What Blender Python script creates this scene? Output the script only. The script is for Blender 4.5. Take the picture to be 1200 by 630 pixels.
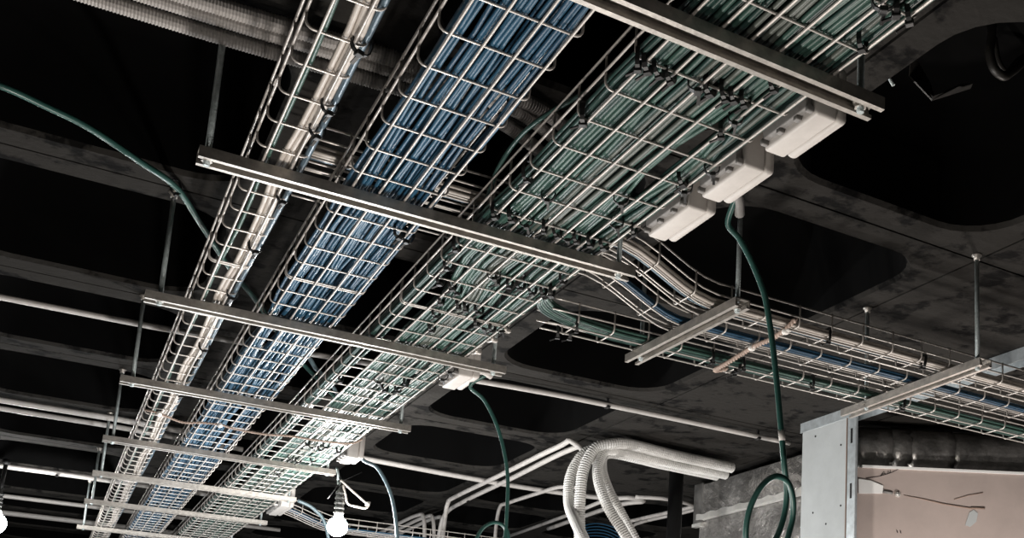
import bpy, math, random
import numpy as np
from mathutils import Vector, Matrix
random.seed(7)
rng = np.random.default_rng(11)
PI = math.pi
for o in list(bpy.data.objects):
    bpy.data.objects.remove(o)
SC = bpy.context.scene
COL = SC.collection

# ---------------------------------------------------------------- camera
YAW, PITCH, ROLL = .529375, .180957, .044809
FOC, PX, PY = 1264.86, 795.43, 611.36          # pixels of a 1200 x 630 frame, principal point of the uncropped photograph
_fw = Vector((math.sin(YAW)*math.cos(PITCH), math.cos(YAW)*math.cos(PITCH), math.sin(PITCH)))
_r0 = Vector((math.cos(YAW), -math.sin(YAW), 0)); _u0 = _r0.cross(_fw)
CR = math.cos(ROLL)*_r0 + math.sin(ROLL)*_u0
CU = -math.sin(ROLL)*_r0 + math.cos(ROLL)*_u0
CF = _fw
cam_d = bpy.data.cameras.new('camera'); cam = bpy.data.objects.new('camera', cam_d); COL.objects.link(cam)
cam.matrix_world = Matrix(((CR.x, CU.x, -CF.x, 0), (CR.y, CU.y, -CF.y, 0), (CR.z, CU.z, -CF.z, 0), (0, 0, 0, 1)))
cam_d.sensor_fit = 'HORIZONTAL'; cam_d.sensor_width = 36
cam_d.lens = FOC/1200*36
cam_d.shift_x = (600-PX)/1200; cam_d.shift_y = (PY-315)/1200
cam_d.clip_start = .05; cam_d.clip_end = 100
SC.camera = cam
# ---------------------------------------------------------------- world, lights, exposure
W = bpy.data.worlds.new('dark_hall'); SC.world = W; W.use_nodes = True
W.node_tree.nodes['Background'].inputs[0].default_value = (.9, .95, 1, 1)
W.node_tree.nodes['Background'].inputs[1].default_value = .004
SC.view_settings.view_transform = 'Standard'; SC.view_settings.look = 'None'
SC.view_settings.exposure = 0.0; SC.view_settings.gamma = 1.0
SC.view_settings.use_curve_mapping = False
BULB_POWER = 620.0
def lamp(name, loc, power, color=(1, .95, .9), radius=.06):
    d = bpy.data.lights.new(name, 'POINT'); d.energy = power; d.color = color; d.shadow_soft_size = radius
    o = bpy.data.objects.new(name, d); COL.objects.link(o); o.location = loc
    return o
# unseen point lights below the picture for key and fill, without lamp bodies
lamp('unseen_light', (.55, 2.2, -1.0), 128, (1, .94, .88), .08)
lamp('unseen_light', (.2, .9, -1.2), 30, (1, .93, .86), .08)
lamp('unseen_light', (2.80, 2.45, -.1), 46, (1, .93, .88), .06)
lamp('unseen_light', (.75, 4.1, -.35), 80, (.97, .98, 1), .06)  # added fill to light the far trays more evenly
lamp('unseen_light', (.5, 6.4, -.2), 50, (.93, .97, 1), .06)
lamp('unseen_light', (1.9, 4.5, -.9), 70, (1, .96, .92), .06)  # added fill for the ribs around the hoses

# ---------------------------------------------------------------- helpers
def ray(x, y):
    return CF + CR*((x-PX)/FOC) - CU*((y-PY)/FOC)
def at_z(x, y, z): d = ray(x, y); return d*(z/d.z)
def at_y(x, y, Y): d = ray(x, y); return d*(Y/d.y)
def at_x(x, y, X): d = ray(x, y); return d*(X/d.x)
H = .969            # underside of the wire trays above the camera
ZC = 1.24           # ceiling underside

def pts3(l): return [Vector(p) for p in l]
def smooth(pts, n=6):
    """Catmull-Rom resample"""
    P = pts3(pts); P = [P[0]*2-P[1]] + P + [P[-1]*2-P[-2]]
    out = []
    for i in range(1, len(P)-2):
        p0, p1, p2, p3 = P[i-1:i+3]
        for k in range(n):
            t = k/n
            out.append(.5*((2*p1)+(p2-p0)*t+(2*p0-5*p1+4*p2-p3)*t*t+(3*p1-p0-3*p2+p3)*t**3))
    out.append(P[-2].copy())
    return out
def resample(pts, step):
    out = [pts[0].copy()]; acc = 0.0
    for a, b in zip(pts, pts[1:]):
        L = (b-a).length; s = step-acc
        while s <= L:
            out.append(a.lerp(b, s/L)); s += step
        acc = (acc+L) % step if L > 0 else acc
    return out

class MB:
    def __init__(s): s.v = []; s.f = []; s.m = []
    def add(s, v, f, m=0):
        b = len(s.v); s.v += [tuple(x) for x in v]; s.f += [tuple(i+b for i in q) for q in f]; s.m += [m]*len(f)
        return s
    def tube(s, pts, r, n=6, cap=True, m=0):
        P = pts3(pts); N = len(P)
        if not hasattr(r, '__len__'): r = [r]*N
        T = []
        for i in range(N):
            t = P[min(i+1, N-1)]-P[max(i-1, 0)]
            T.append(t.normalized() if t.length > 1e-9 else Vector((0, 0, 1)))
        a = Vector((0, 0, 1)) if abs(T[0].z) < .9 else Vector((1, 0, 0))
        u = T[0].cross(a).normalized()
        v = []; f = []
        for i in range(N):
            u = (u - T[i]*u.dot(T[i])).normalized(); w = T[i].cross(u)
            for k in range(n):
                c = 2*PI*k/n
                v.append(P[i]+u*(r[i]*math.cos(c))+w*(r[i]*math.sin(c)))
        for i in range(N-1):
            for k in range(n):
                k2 = (k+1) % n
                f.append((i*n+k, i*n+k2, (i+1)*n+k2, (i+1)*n+k))
        if cap:
            f.append(tuple(reversed(range(n)))); f.append(tuple(range((N-1)*n, N*n)))
        return s.add(v, f, m)
    def box(s, a, b, bev=0, m=0):
        x0, y0, z0 = a; x1, y1, z1 = b
        if bev <= 0:
            v = [(x, y, z) for z in (z0, z1) for y in (y0, y1) for x in (x0, x1)]
            return s.add(v, [(0, 2, 3, 1), (4, 5, 7, 6), (0, 1, 5, 4), (2, 6, 7, 3), (0, 4, 6, 2), (1, 3, 7, 5)], m)
        import bmesh
        bm = bmesh.new(); bmesh.ops.create_cube(bm, size=1)
        for q in bm.verts:
            q.co = Vector(((x0+x1)/2+q.co.x*(x1-x0), (y0+y1)/2+q.co.y*(y1-y0), (z0+z1)/2+q.co.z*(z1-z0)))
        bmesh.ops.bevel(bm, geom=bm.edges[:], offset=bev, segments=3, profile=.5, affect='EDGES')
        bm.verts.index_update()
        s.add([q.co.copy() for q in bm.verts], [[q.index for q in fc.verts] for fc in bm.faces], m); bm.free()
        return s
    def obox(s, c, ax, ay, az, m=0):
        """box from centre and three half-axis vectors"""
        c, ax, ay, az = map(Vector, (c, ax, ay, az))
        v = [c+ax*i+ay*j+az*k for k in (-1, 1) for j in (-1, 1) for i in (-1, 1)]
        return s.add(v, [(0, 2, 3, 1), (4, 5, 7, 6), (0, 1, 5, 4), (2, 6, 7, 3), (0, 4, 6, 2), (1, 3, 7, 5)], m)
    def lathe(s, prof, c, n=16, axis='z', m=0):
        """prof: (radius, height) list, turned round an axis through c"""
        c = Vector(c); v = []; f = []
        for (r, h) in prof:
            for k in range(n):
                a = 2*PI*k/n
                p = (r*math.cos(a), r*math.sin(a), h)
                if axis == 'x': p = (h, p[0], p[1])
                if axis == 'y': p = (p[0], h, p[1])
                v.append(c+Vector(p))
        for i in range(len(prof)-1):
            for k in range(n):
                k2 = (k+1) % n
                f.append((i*n+k, i*n+k2, (i+1)*n+k2, (i+1)*n+k))
        f.append(tuple(reversed(range(n)))); f.append(tuple(range((len(prof)-1)*n, len(prof)*n)))
        return s.add(v, f, m)
    def prism(s, poly, a, b, m=0):
        """closed 2-D polygon (list of vectors) swept from offset a to offset b"""
        a, b = Vector(a), Vector(b); n = len(poly)
        v = [Vector(p)+a for p in poly]+[Vector(p)+b for p in poly]
        f = [(i, (i+1) % n, n+(i+1) % n, n+i) for i in range(n)]
        f += [tuple(reversed(range(n))), tuple(range(n, 2*n))]
        return s.add(v, f, m)
    def build(s, name, mat, parent=None, loc=None, shade=True, auto=False):
        if loc is None: loc = WORLD.get(parent.name, Vector((0, 0, 0))) if parent else Vector((0, 0, 0))
        loc = Vector(loc)
        me = bpy.data.meshes.new(name)
        me.from_pydata([(x-loc.x, y-loc.y, z-loc.z) for x, y, z in s.v], [], s.f)
        mats = mat if isinstance(mat, (list, tuple)) else [mat]
        for mm in mats: me.materials.append(mm)
        if len(mats) > 1: me.polygons.foreach_set('material_index', s.m)
        if shade: me.polygons.foreach_set('use_smooth', [len(q) <= 4 for q in s.f])
        import bmesh
        bm = bmesh.new(); bm.from_mesh(me); bmesh.ops.recalc_face_normals(bm, faces=bm.faces[:]); bm.to_mesh(me); bm.free()
        me.update()
        if auto:
            me.set_sharp_from_angle(angle=math.radians(35))
        o = bpy.data.objects.new(name, me); COL.objects.link(o)
        if parent: o.parent = parent
        else: o.location = loc
        WORLD[o.name] = loc
        return o
WORLD = {}
def tag(o, label=None, cat=None, group=None, kind=None):
    if label: o['label'] = label
    if cat: o['category'] = cat
    if group: o['group'] = group
    if kind: o['kind'] = kind
    return o
def thing(name, loc, label, cat, group=None):
    o = bpy.data.objects.new(name, None); COL.objects.link(o); o.location = loc; o.empty_display_size = .05
    WORLD[o.name] = Vector(loc)
    return tag(o, label, cat, group)
def dup(o, parent, off, name=None):
    c = o.copy(); COL.objects.link(c); c.parent = parent
    c.location = Vector(o.location)+Vector(off)
    return c

# ---------------------------------------------------------------- materials
def mat(name, col, rough=.5, metal=0.0, noise=0.0, nscale=30, bump=0.0, bscale=80, spec=.5, col2=None, stretch=(1, 1, 1), contrast=(.35, .65)):
    m = bpy.data.materials.new(name); m.use_nodes = True
    nt = m.node_tree; b = nt.nodes['Principled BSDF']
    b.inputs['Base Color'].default_value = (*col, 1); b.inputs['Roughness'].default_value = rough
    b.inputs['Metallic'].default_value = metal; b.inputs['Specular IOR Level'].default_value = spec
    tc = nt.nodes.new('ShaderNodeTexCoord'); mp = nt.nodes.new('ShaderNodeMapping')
    mp.inputs['Scale'].default_value = stretch
    nt.links.new(tc.outputs['Object'], mp.inputs['Vector'])
    if noise > 0 or col2:
        n = nt.nodes.new('ShaderNodeTexNoise'); n.inputs['Scale'].default_value = nscale; n.inputs['Detail'].default_value = 5
        n.inputs['Roughness'].default_value = .65
        nt.links.new(mp.outputs[0], n.inputs['Vector'])
        r = nt.nodes.new('ShaderNodeValToRGB')
        r.color_ramp.elements[0].position = contrast[0]; r.color_ramp.elements[1].position = contrast[1]
        c2 = col2 if col2 else tuple(c*(1-noise) for c in col)
        r.color_ramp.elements[0].color = (*c2, 1); r.color_ramp.elements[1].color = (*col, 1)
        nt.links.new(n.outputs['Fac'], r.inputs['Fac']); nt.links.new(r.outputs['Color'], b.inputs['Base Color'])
    if bump > 0:
        n2 = nt.nodes.new('ShaderNodeTexNoise'); n2.inputs['Scale'].default_value = bscale; n2.inputs['Detail'].default_value = 6
        nt.links.new(mp.outputs[0], n2.inputs['Vector'])
        bp = nt.nodes.new('ShaderNodeBump'); bp.inputs['Strength'].default_value = bump; bp.inputs['Distance'].default_value = .004
        nt.links.new(n2.outputs['Fac'], bp.inputs['Height']); nt.links.new(bp.outputs['Normal'], b.inputs['Normal'])
    return m
M = {}
M['wire'] = mat('zinc_wire', (.62, .58, .54), .38, .35, .18, 60)
M['strut'] = mat('galvanised_channel', (.50, .47, .43), .42, .6, .35, 45, .15, 160)
M['rod'] = mat('threaded_zinc_rod', (.46, .52, .52), .4, .35, .3, 120, .5, 300)
M['blue'] = mat('blue_sheath', (.020, .090, .160), .42, 0, .22, 14, spec=.55)
M['blue2'] = mat('deep_blue_sheath', (.013, .062, .118), .42, 0, .22, 14, spec=.55)
M['green'] = mat('green_sheath', (.046, .106, .085), .40, 0, .3, 14, spec=.55)
M['green2'] = mat('dark_green_sheath', (.022, .060, .051), .40, 0, .3, 14, spec=.55)
M['green3'] = mat('grey_green_sheath', (.115, .132, .114), .42, 0, .3, 14, spec=.5)
M['white_cable'] = mat('white_sheath', (.58, .53, .48), .45, 0, .12, 20)
M['steel_cable'] = mat('blue_grey_sheath', (.10, .15, .19), .32, .2, .2, 25)
M['tie'] = mat('black_nylon', (.006, .006, .006), .5)
M['conduit'] = mat('pale_pvc', (.50, .475, .45), .5, 0, .15, 25)
M['flex'] = mat('corrugated_pvc', (.44, .415, .395), .55, 0, .12, 30)
M['hose'] = mat('white_corrugated_pvc', (.62, .61, .585), .5, 0, .12, 30)
M['box'] = mat('pale_grey_plastic', (.60, .565, .53), .5, 0, .08, 40, .05, 400)
M['glandgrey'] = mat('grey_rubber', (.25, .24, .23), .6, 0, .2, 60)
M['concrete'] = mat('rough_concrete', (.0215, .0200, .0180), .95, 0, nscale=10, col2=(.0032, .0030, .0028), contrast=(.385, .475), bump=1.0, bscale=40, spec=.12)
M['coffer'] = mat('near_black_coffer', (.0008, .0008, .0008), .9, 0, .4, 12, spec=.08)  # whole coffer recess coloured near-black
M['floor'] = mat('dusty_floor', (.10, .095, .09), .9, 0, .3, 3)
M['board'] = mat('grey_plasterboard', (.50, .525, .525), .85, 0, .10, 9, .05, 120)
M['pink'] = mat('pinkish_board', (.48, .40, .365), .8, 0, .12, 6, .06, 60)
M['paper'] = mat('brown_paper_edge', (.28, .2, .16), .9)
M['stud'] = mat('bright_steel_stud', (.60, .65, .67), .35, .45, .25, 30, .1, 90)
M['foil'] = mat('crinkled_foil', (.80, .78, .75), .24, .85, .55, 7, 1.0, 45)
M['darkfoil'] = mat('dull_dark_foil', (.36, .35, .335), .28, .75, .6, 8, 1.0, 45)
M['foiltape'] = mat('bright_foil_tape', (.85, .84, .80), .3, .6, .15, 30, .6, 70)
M['blacksteel'] = mat('black_painted_steel', (.012, .012, .012), .5, .2, .4, 20)
M['screw'] = mat('dark_screw', (.02, .02, .02), .4, .6)
M['white'] = mat('plain_white', (.92, .92, .90), .6)  # plain white, shared by the patch and the board's top edge
M['film'] = mat('dusty_dark_film', (.030, .028, .025), .45, 0, .6, 25, .6, 30)
M['cord'] = mat('beige_twisted_flex', (.44, .33, .27), .6, 0, .2, 40)
M['knot'] = mat('porcelain', (.75, .72, .68), .35)
M['jacket'] = mat('teal_sheath', (.028, .092, .078), .35, 0, .2, 20, spec=.5)
M['greyteal'] = mat('grey_teal_sheath', (.11, .16, .18), .35, 0, .2, 20)
M['socket'] = mat('dark_ribbed_socket', (.045, .045, .043), .45)
M['clear'] = mat('clear_lamp_film', (.5, .53, .55), .15, .1)
def emit(name, col, s):
    m = bpy.data.materials.new(name); m.use_nodes = True; nt = m.node_tree
    nt.nodes.remove(nt.nodes['Principled BSDF']); e = nt.nodes.new('ShaderNodeEmission')
    e.inputs[0].default_value = (*col, 1); e.inputs[1].default_value = s
    nt.links.new(e.outputs[0], nt.nodes['Material Output'].inputs[0])
    return m
M['bulb'] = emit('lit_bulb_glass', (1, .985, .96), BULB_POWER)
M['bulb_left'] = emit('lit_far_bulb_glass', (1, .985, .96), BULB_POWER*.45)

# ---------------------------------------------------------------- setting: waffle ceiling
def coffer_ring(x0, x1, y0, y1, r, n=6):
    out = []
    for cx, cy, a0 in ((x1-r, y1-r, 0), (x0+r, y1-r, 90), (x0+r, y0+r, 180), (x1-r, y0+r, 270)):
        for k in range(n+1):
            a = math.radians(a0+90*k/n); out.append((cx+r*math.cos(a), cy+r*math.sin(a)))
    return out
XP, YP, CW, CL = .82, .855, .67, .69
X0, Y0C = 1.28, 2.03
cb = MB()
cell_ids = []
NC = 6
for i in range(-6, 7):
    for j in range(-5, 13):
        cx0 = X0+XP*i-(XP-CW)/2; cy0 = Y0C+YP*j-(YP-CL)/2
        full = [(cx0+XP, cy0+YP), (cx0, cy0+YP), (cx0, cy0), (cx0+XP, cy0)]
        GR = .0035                                   # formwork joint: a shallow open groove along the middle of every rib
        corners = [(cx0+XP-GR, cy0+YP-GR), (cx0+GR, cy0+YP-GR), (cx0+GR, cy0+GR), (cx0+XP-GR, cy0+GR)]
        gv = [(x, y, ZC) for x, y in corners]+[(x, y, ZC+.012) for x, y in corners]+[(x, y, ZC+.012) for x, y in full]
        cb.add(gv, [(q, (q+1) % 4, 4+(q+1) % 4, 4+q) for q in range(4)]+[(4+q, 4+(q+1) % 4, 8+(q+1) % 4, 8+q) for q in range(4)])
        solid = (i in (1, 2) and 0 <= j <= 3)
        if solid:
            cb.add([(x, y, ZC) for x, y in corners], [(0, 1, 2, 3)]); continue
        ring = coffer_ring(X0+XP*i, X0+XP*i+CW, Y0C+YP*j, Y0C+YP*j+CL, .15, NC)
        ins = coffer_ring(X0+XP*i+.008, X0+XP*i+CW-.008, Y0C+YP*j+.008, Y0C+YP*j+CL-.008, .145, NC)
        v = [(x, y, ZC) for x, y in corners]+[(x, y, ZC) for x, y in ring]+[(x, y, ZC+.012) for x, y in ins]
        f = []; m = NC+1; K = 4*m
        for c in range(4):
            for k in range(NC): f.append((c, 4+c*m+k, 4+c*m+k+1))
            f.append((c, 4+c*m+NC, 4+((c+1) % 4)*m, (c+1) % 4))
        for k in range(K): f.append((4+k, 4+(k+1) % K, 4+K+(k+1) % K, 4+K+k))
        cb.add(v, f)
        cell_ids.append((i, j))
# upper face closes the slab
cb.box((X0-XP*6.2, Y0C-YP*5.2, ZC+.36), (X0+XP*7, Y0C+YP*13, ZC+.40))
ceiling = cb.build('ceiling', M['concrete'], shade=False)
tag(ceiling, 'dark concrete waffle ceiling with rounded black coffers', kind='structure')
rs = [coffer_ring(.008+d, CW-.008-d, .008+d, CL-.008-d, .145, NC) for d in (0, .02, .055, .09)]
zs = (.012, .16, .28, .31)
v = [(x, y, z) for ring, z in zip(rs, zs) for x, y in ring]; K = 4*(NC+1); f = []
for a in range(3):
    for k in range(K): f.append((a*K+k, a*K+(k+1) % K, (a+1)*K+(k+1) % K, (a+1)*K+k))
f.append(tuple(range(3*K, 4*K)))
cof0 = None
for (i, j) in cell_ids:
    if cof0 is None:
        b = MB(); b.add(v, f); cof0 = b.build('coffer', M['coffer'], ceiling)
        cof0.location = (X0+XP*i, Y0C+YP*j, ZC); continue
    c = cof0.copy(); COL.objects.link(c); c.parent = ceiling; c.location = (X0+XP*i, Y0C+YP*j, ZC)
fb = MB(); fb.box((-3.9, -2.3, -1.62), (6.9, 13, -1.55)); tag(fb.build('floor', M['floor'], shade=False), 'dark dusty hall floor', kind='structure')
wb = MB(); wb.box((-3.9, 12.9, -1.55), (6.9, 13, ZC)); tag(wb.build('wall_back', M['floor'], shade=False), 'dark end wall of the hall', kind='structure')

# ---------------------------------------------------------------- wire trays
RL, RC = .0026, .0022
def tray_along_y(name, label, x_first, n_long, y_phase, y0, y1, ins=.0175, w1=.036, w2=.066):
    xa, xb = x_first-ins, x_first+.05*(n_long-1)+ins
    yc = (y0+y1)/2
    t = thing(name, ((xa+xb)/2, yc, H), label, 'cable tray')
    first = None
    def long_wire(x, z):
        nonlocal first
        if first is None:
            b = MB(); n = 60
            b.tube([(0, y0+(y1-y0)*k/n, 0) for k in range(n+1)], RL, 6)
            b.v = [(p[0]+x, p[1], p[2]+z) for p in b.v]
            first = b.build('long_wire', M['wire'], t); first['x'] = x; first['z'] = z
        else:
            dup(first, t, (x-first['x'], 0, z-first['z']))
    for k in range(n_long): long_wire(x_first+.05*k, H+RL)
    for x in (xa-.001, xb+.001):
        long_wire(x, H+w1); long_wire(x, H+w2)
    # cross wire: rounded U
    zf = H+2*RL+RC*.6; r = .013
    P = [(xa, 0, H+w2+.004), (xa, 0, zf+r)]
    for k in range(1, 5):
        a = PI/2*k/4; P.append((xa+r-r*math.cos(a), 0, zf+r-r*math.sin(a)))
    for k in range(0, 5):
        a = PI/2*k/4; P.append((xb-r+r*math.sin(a), 0, zf+r-r*math.cos(a)))
    P.append((xb, 0, H+w2+.004))
    cy = [y_phase+.1*j for j in range(-30, 120) if y0+.02 < y_phase+.1*j < y1-.02]
    b = MB(); b.tube([(p[0], cy[0], p[2]) for p in P], RC, 6)
    c0 = b.build('cross_wire', M['wire'], t)
    for y in cy[1:]: dup(c0, t, (0, y-cy[0], 0))
    for y in (2.55, 5.55):                                  # doubled wire where two lengths are joined
        yy = min(cy, key=lambda q: abs(q-y)); dup(c0, t, (0, yy-cy[0]+.011, 0))
    return t
TY0, TY1 = .35, 10.2
narrow = tray_along_y('wire_cable_tray', 'narrow wire basket tray on the left carrying a few white cables', .2425, 2, 1.5296, TY0, TY1, .0205, .031, .072)
blue_t = tray_along_y('wire_cable_tray', 'medium wire basket tray in the middle filled with blue cables', .406, 4, 1.223, TY0, TY1)
green_t = tray_along_y('wire_cable_tray', 'widest wire basket tray packed with green cables', .6764, 6, 1.4174, TY0, TY1)
# splice fittings that join lengths of the wide tray
for (x, y) in ((.930, 2.53), (.929, 2.62), (.929, 2.74), (.930, 5.6)):
    b = MB(); b.tube([(x, y-.018, H-.001), (x+.006, y, H-.003), (x, y+.018, H-.001)], .0045, 6)
    b.box((x+.004, y-.007, H-.006), (x+.020, y+.007, H+.004), .002)
    b.build('splice_clip', M['wire'], green_t)
for (tr, x, y) in ((narrow, .2205, 2.36), (narrow, .2205, 1.75), (blue_t, .388, 2.44), (blue_t, .556, 2.12)):
    b = MB(); b.box((x-.004, y-.012, H+.030), (x+.004, y+.012, H+.040), .002); b.build('splice_clip', M['wire'], tr)

# ---------------------------------------------------------------- trapeze hangers
SW, SH = .041, .021
def channel_profile():
    w, h, t, l = SW/2, SH, .0025, .0095
    # (across, up), open side down with returned lips
    return [(-w, 0), (-w, h), (w, h), (w, 0), (w-l, 0), (w-l, .006), (w-l+t, .006), (w-l+t, t), (w-t, t), (w-t, h-t),
            (-w+t, h-t), (-w+t, t), (-w+l-t, t), (-w+l-t, .006), (-w+l, .006), (-w+l, 0)]
def hanger(label, a, b, ztop, rods, group=None):
    """channel from a to b (x, y), rods at the given (x, y)"""
    a = Vector((a[0], a[1], 0)); b_ = Vector((b[0], b[1], 0)); d = (b_-a).normalized(); s = Vector((-d.y, d.x, 0))
    mid = (a+b_)/2; z0 = ztop-SH
    t = thing('trapeze_hanger', (mid.x, mid.y, z0), label, 'cable tray support', group)
    mb = MB(); poly = [s*u+Vector((0, 0, z0+w)) for u, w in channel_profile()]
    mb.prism(poly, a, b_); mb.build('strut_channel', M['strut'], t, shade=False)
    for (x, y) in rods:
        r = MB(); r.tube([(x, y, z0-.006), (x, y, ZC)], .0058, 8)
        ro = r.build('threaded_rod', M['rod'], t)
        n = MB(); n.lathe([(.010, z0+.002), (.010, z0+.010)], (x, y, 0), 6); n.lathe([(.0125, z0+.0101), (.0125, z0+.0121)], (x, y, 0), 12)
        n.build('nut', M['strut'], ro, loc=WORLD[t.name], shade=False)
        g = MB(); g.lathe([(.0078, ZC-.016), (.0085, ZC-.008), (.0135, ZC-.004), (.0135, ZC-.0005)], (x, y, 0), 12)
        g.build('ceiling_anchor', M['strut'], ro, loc=WORLD[t.name])
    return t
ZT = H-.001
names = ['nearest trapeze hanger, its steel channel cutting across the top of the wide green tray',
         'second trapeze hanger, long steel channel just in front of the white junction boxes',
         'third trapeze hanger, steel channel crossing under all three trays at half height',
         'fourth trapeze hanger, steel channel ending beside a short right rod above the dark coffers',
         'fifth trapeze hanger, thin bright channel the lit bulb hangs from',
         'sixth trapeze hanger, just beyond the one with the bulb',
         'seventh trapeze hanger, beyond the bulb near the bottom edge',
         'eighth and farthest trapeze hanger at the bottom left edge']
SY = [1.198, 1.998, 2.825, 3.655, 4.575, 5.345, 6.17, 7.18]
SX1 = [1.027, 1.02, 1.05, 1.028, .99, .985, 1.0, 1.0]
for k, (y, x1) in enumerate(zip(SY, SX1)):
    hanger(names[k], (.118 if k > 1 else .136, y), (x1, y), ZT, [(.152, y), (x1-.032, y)])
hanger('trapeze hanger under the right-hand branch trays, nearer the wide green tray', (1.281, 1.945), (1.268, 2.455), .949, [(1.281, 1.968), (1.267, 2.401)])
hanger('trapeze hanger under the right-hand branch trays, nearer the plasterboard panel', (2.005, 1.90), (2.03, 2.49), .949, [(1.998, 1.922), (2.012, 2.375)])

# ---------------------------------------------------------------- branch trays along X
def sstep(a, b, x):
    t = min(1, max(0, (x-a)/(b-a))); return t*t*(3-2*t)
def zup(x, hi=1.040, lo=.951): return hi+(lo-hi)*sstep(1.0, 1.27, x)
def tray_along_x(name, label, ya, x0, x1, zf, yshift=lambda x: 0, n_bottom=2, phase=.003, hw=(.030, .058)):
    yb = ya+.05*(n_bottom-1)+.05
    t = thing(name, ((x0+x1)/2, (ya+yb)/2, zf(x1)), label, 'cable tray')
    n = int((x1-x0)/.04)
    X = [x0+(x1-x0)*k/n for k in range(n+1)]
    def lw(y, dz):
        b = MB(); b.tube([(x, y+yshift(x), zf(x)+dz) for x in X], RL*.9, 6); b.build('long_wire', M['wire'], t)
    for k in range(n_bottom): lw(ya+.025+.05*k, RL)
    for y in (ya, yb):
        for h in hw: lw(y, h)
    r = .012; z0 = 2*RL+RC*.6
    P = [(0, ya, hw[1]+.004), (0, ya, z0+r)]
    P += [(0, ya+r-r*math.cos(PI/8*k), z0+r-r*math.sin(PI/8*k)) for k in range(1, 5)]
    P += [(0, yb-r+r*math.sin(PI/8*k), z0+r-r*math.cos(PI/8*k)) for k in range(0, 5)]
    P.append((0, yb, hw[1]+.004))
    c0 = None
    x = math.ceil(x0/.1)*.1+phase
    while x < x1-.01:
        o = Vector((x, yshift(x), zf(x)))
        if c0 is None:
            b = MB(); b.tube([Vector(p)+o for p in P], RC, 6); c0 = b.build('cross_wire', M['wire'], t); o0 = o
        else: dup(c0, t, o-o0)
        x += .1
    return t
tray_along_x('wire_cable_tray', 'branch wire tray with white cables, upper one of the three at right', 2.026, .33, 3.05, zup, phase=.003)
tray_along_x('wire_cable_tray', 'branch wire tray with the blue cable, middle one of the three at right', 2.164, .33, 3.05, zup, phase=.079)
tray_along_x('wire_cable_tray', 'branch wire tray with dark green cables, lowest one of the three at right', 2.344, .985, 3.05, lambda x: .951, phase=.057)
tray_along_x('wire_cable_tray', 'far wire tray behind the lit bulb leaving to the right', 5.86, .98, 3.0, lambda x: 1.005+(.930-1.005)*sstep(1.0, 1.32, x), n_bottom=4, phase=.02)

# ---------------------------------------------------------------- cables lying in the trays
def wob(y, ph, amp, per):
    return sum(a*math.sin(2*PI*y/p+f) for a, p, f in zip(amp, per, ph))
def lay(name, m, path, r, label, group, cat='cable', n=6):
    b = MB(); b.tube(path, r, 12 if name == 'loose_cable' else n)
    o = b.build(name, m, loc=path[len(path)//2]); return tag(o, label, cat, group)
NY = 74
YS = [TY0+.05+(TY1-TY0-.1)*(k/NY)**1.25 for k in range(NY+1)]
# blue
RB = .0040
def blue_cable(x, layer):
    ph = rng.uniform(0, 6.28, 4); am = (.0035+.0025*rng.random(), .003, .0022, .0012)
    pr = (2.6+rng.random(), 1.1+.4*rng.random(), .62, .34)
    drift = rng.uniform(-.010, .010)
    P = []
    for y in YS:
        xx = x+wob(y, ph, am, pr)+drift*math.sin(y*.9+ph[0])+.010*math.sin(y*1.1-1.4)-.006
        xx = min(.5675, max(.4060-.0115*sstep(1.5, 2.0, y)+.0016*layer, xx))
        z = H+.0095+RB+layer*.0068+.0012*math.sin(3.1*y+ph[1])
        P.append((xx, y, z))
    lay('data_cable', M['blue'] if rng.random() < .7 else M['blue2'], P, RB, 'blue data cable lying in the middle wire basket tray', 'blue cables in the middle tray')
for k in range(20):
    if k in (7, 16): continue
    blue_cable(.399+k*.0087, 0)
for k in range(17):
    if k in (4, 11, 14): continue
    blue_cable(.404+k*.0095, 1.0)
for k in range(11): blue_cable(.405+k*.0125, 2.1)
# green
RG = .0047
def green_cable(x, layer, m, kind, bundle):
    ph = rng.uniform(0, 6.28, 4); bp = bundle*1.7
    am = (.0026, .0022, .0016, .001); pr = (2.4+rng.random(), .95+.3*rng.random(), .55, .3)
    P = []
    for y in YS:
        s = sstep(2.15, 2.45, y)
        xx = x+wob(y, ph, am, pr)+.005*math.sin(1.7*y+bp)
        if x > .70: xx += s*.032*max(0, (.945-x)/.245)*(1-.35*sstep(4.5, 6, y))
        g = math.exp(-((y-2.28)/.16)**2)
        if .72 < x < .86: xx += -.022*g*math.sin((x-.72)/.14*PI)
        g2 = math.exp(-((y-1.58)/.14)**2)
        if .845 < x < .90: xx += (.024 if x > .872 else -.020)*g2
        xx = min(.9375, max(.6655, xx))
        z = H+.0095+RG+layer*.0082+.0015*math.sin(2.7*y+ph[1])
        P.append((xx, y, z))
    lab = {'a': ('green data cable lying in the widest wire basket tray', 'green cables in the widest tray'),
           'b': ('dark green data cable lying in the widest wire basket tray', 'dark green cables in the widest tray'),
           'c': ('pale grey-green data cable lying in the widest wire basket tray', 'grey-green cables in the widest tray')}[kind]
    lay('data_cable', M[m], P, RG, lab[0], lab[1])
def pick(x):
    q = rng.random()
    if .745 < x < .865: return ('green3', 'c') if q < .45 else (('green', 'a') if q < .75 else ('green2', 'b'))
    return ('green', 'a') if q < .62 else (('green2', 'b') if q < .92 else ('green3', 'c'))
for k in range(29):
    x = .6665+k*.0097
    m, kd = pick(x); green_cable(x, 0, m, kd, k//4)
for k in range(24):  # upper layers kept dark green; shade between cables put into their colour
    x = .664+k*.0119
    if not .838 < x < .892: green_cable(x, 1.0, 'green2', 'b', k//4)
for k in range(13):
    x = .672+k*.021
    if .838 < x < .892: continue
    green_cable(x, 2.05, 'green2', 'b', k//2)
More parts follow.
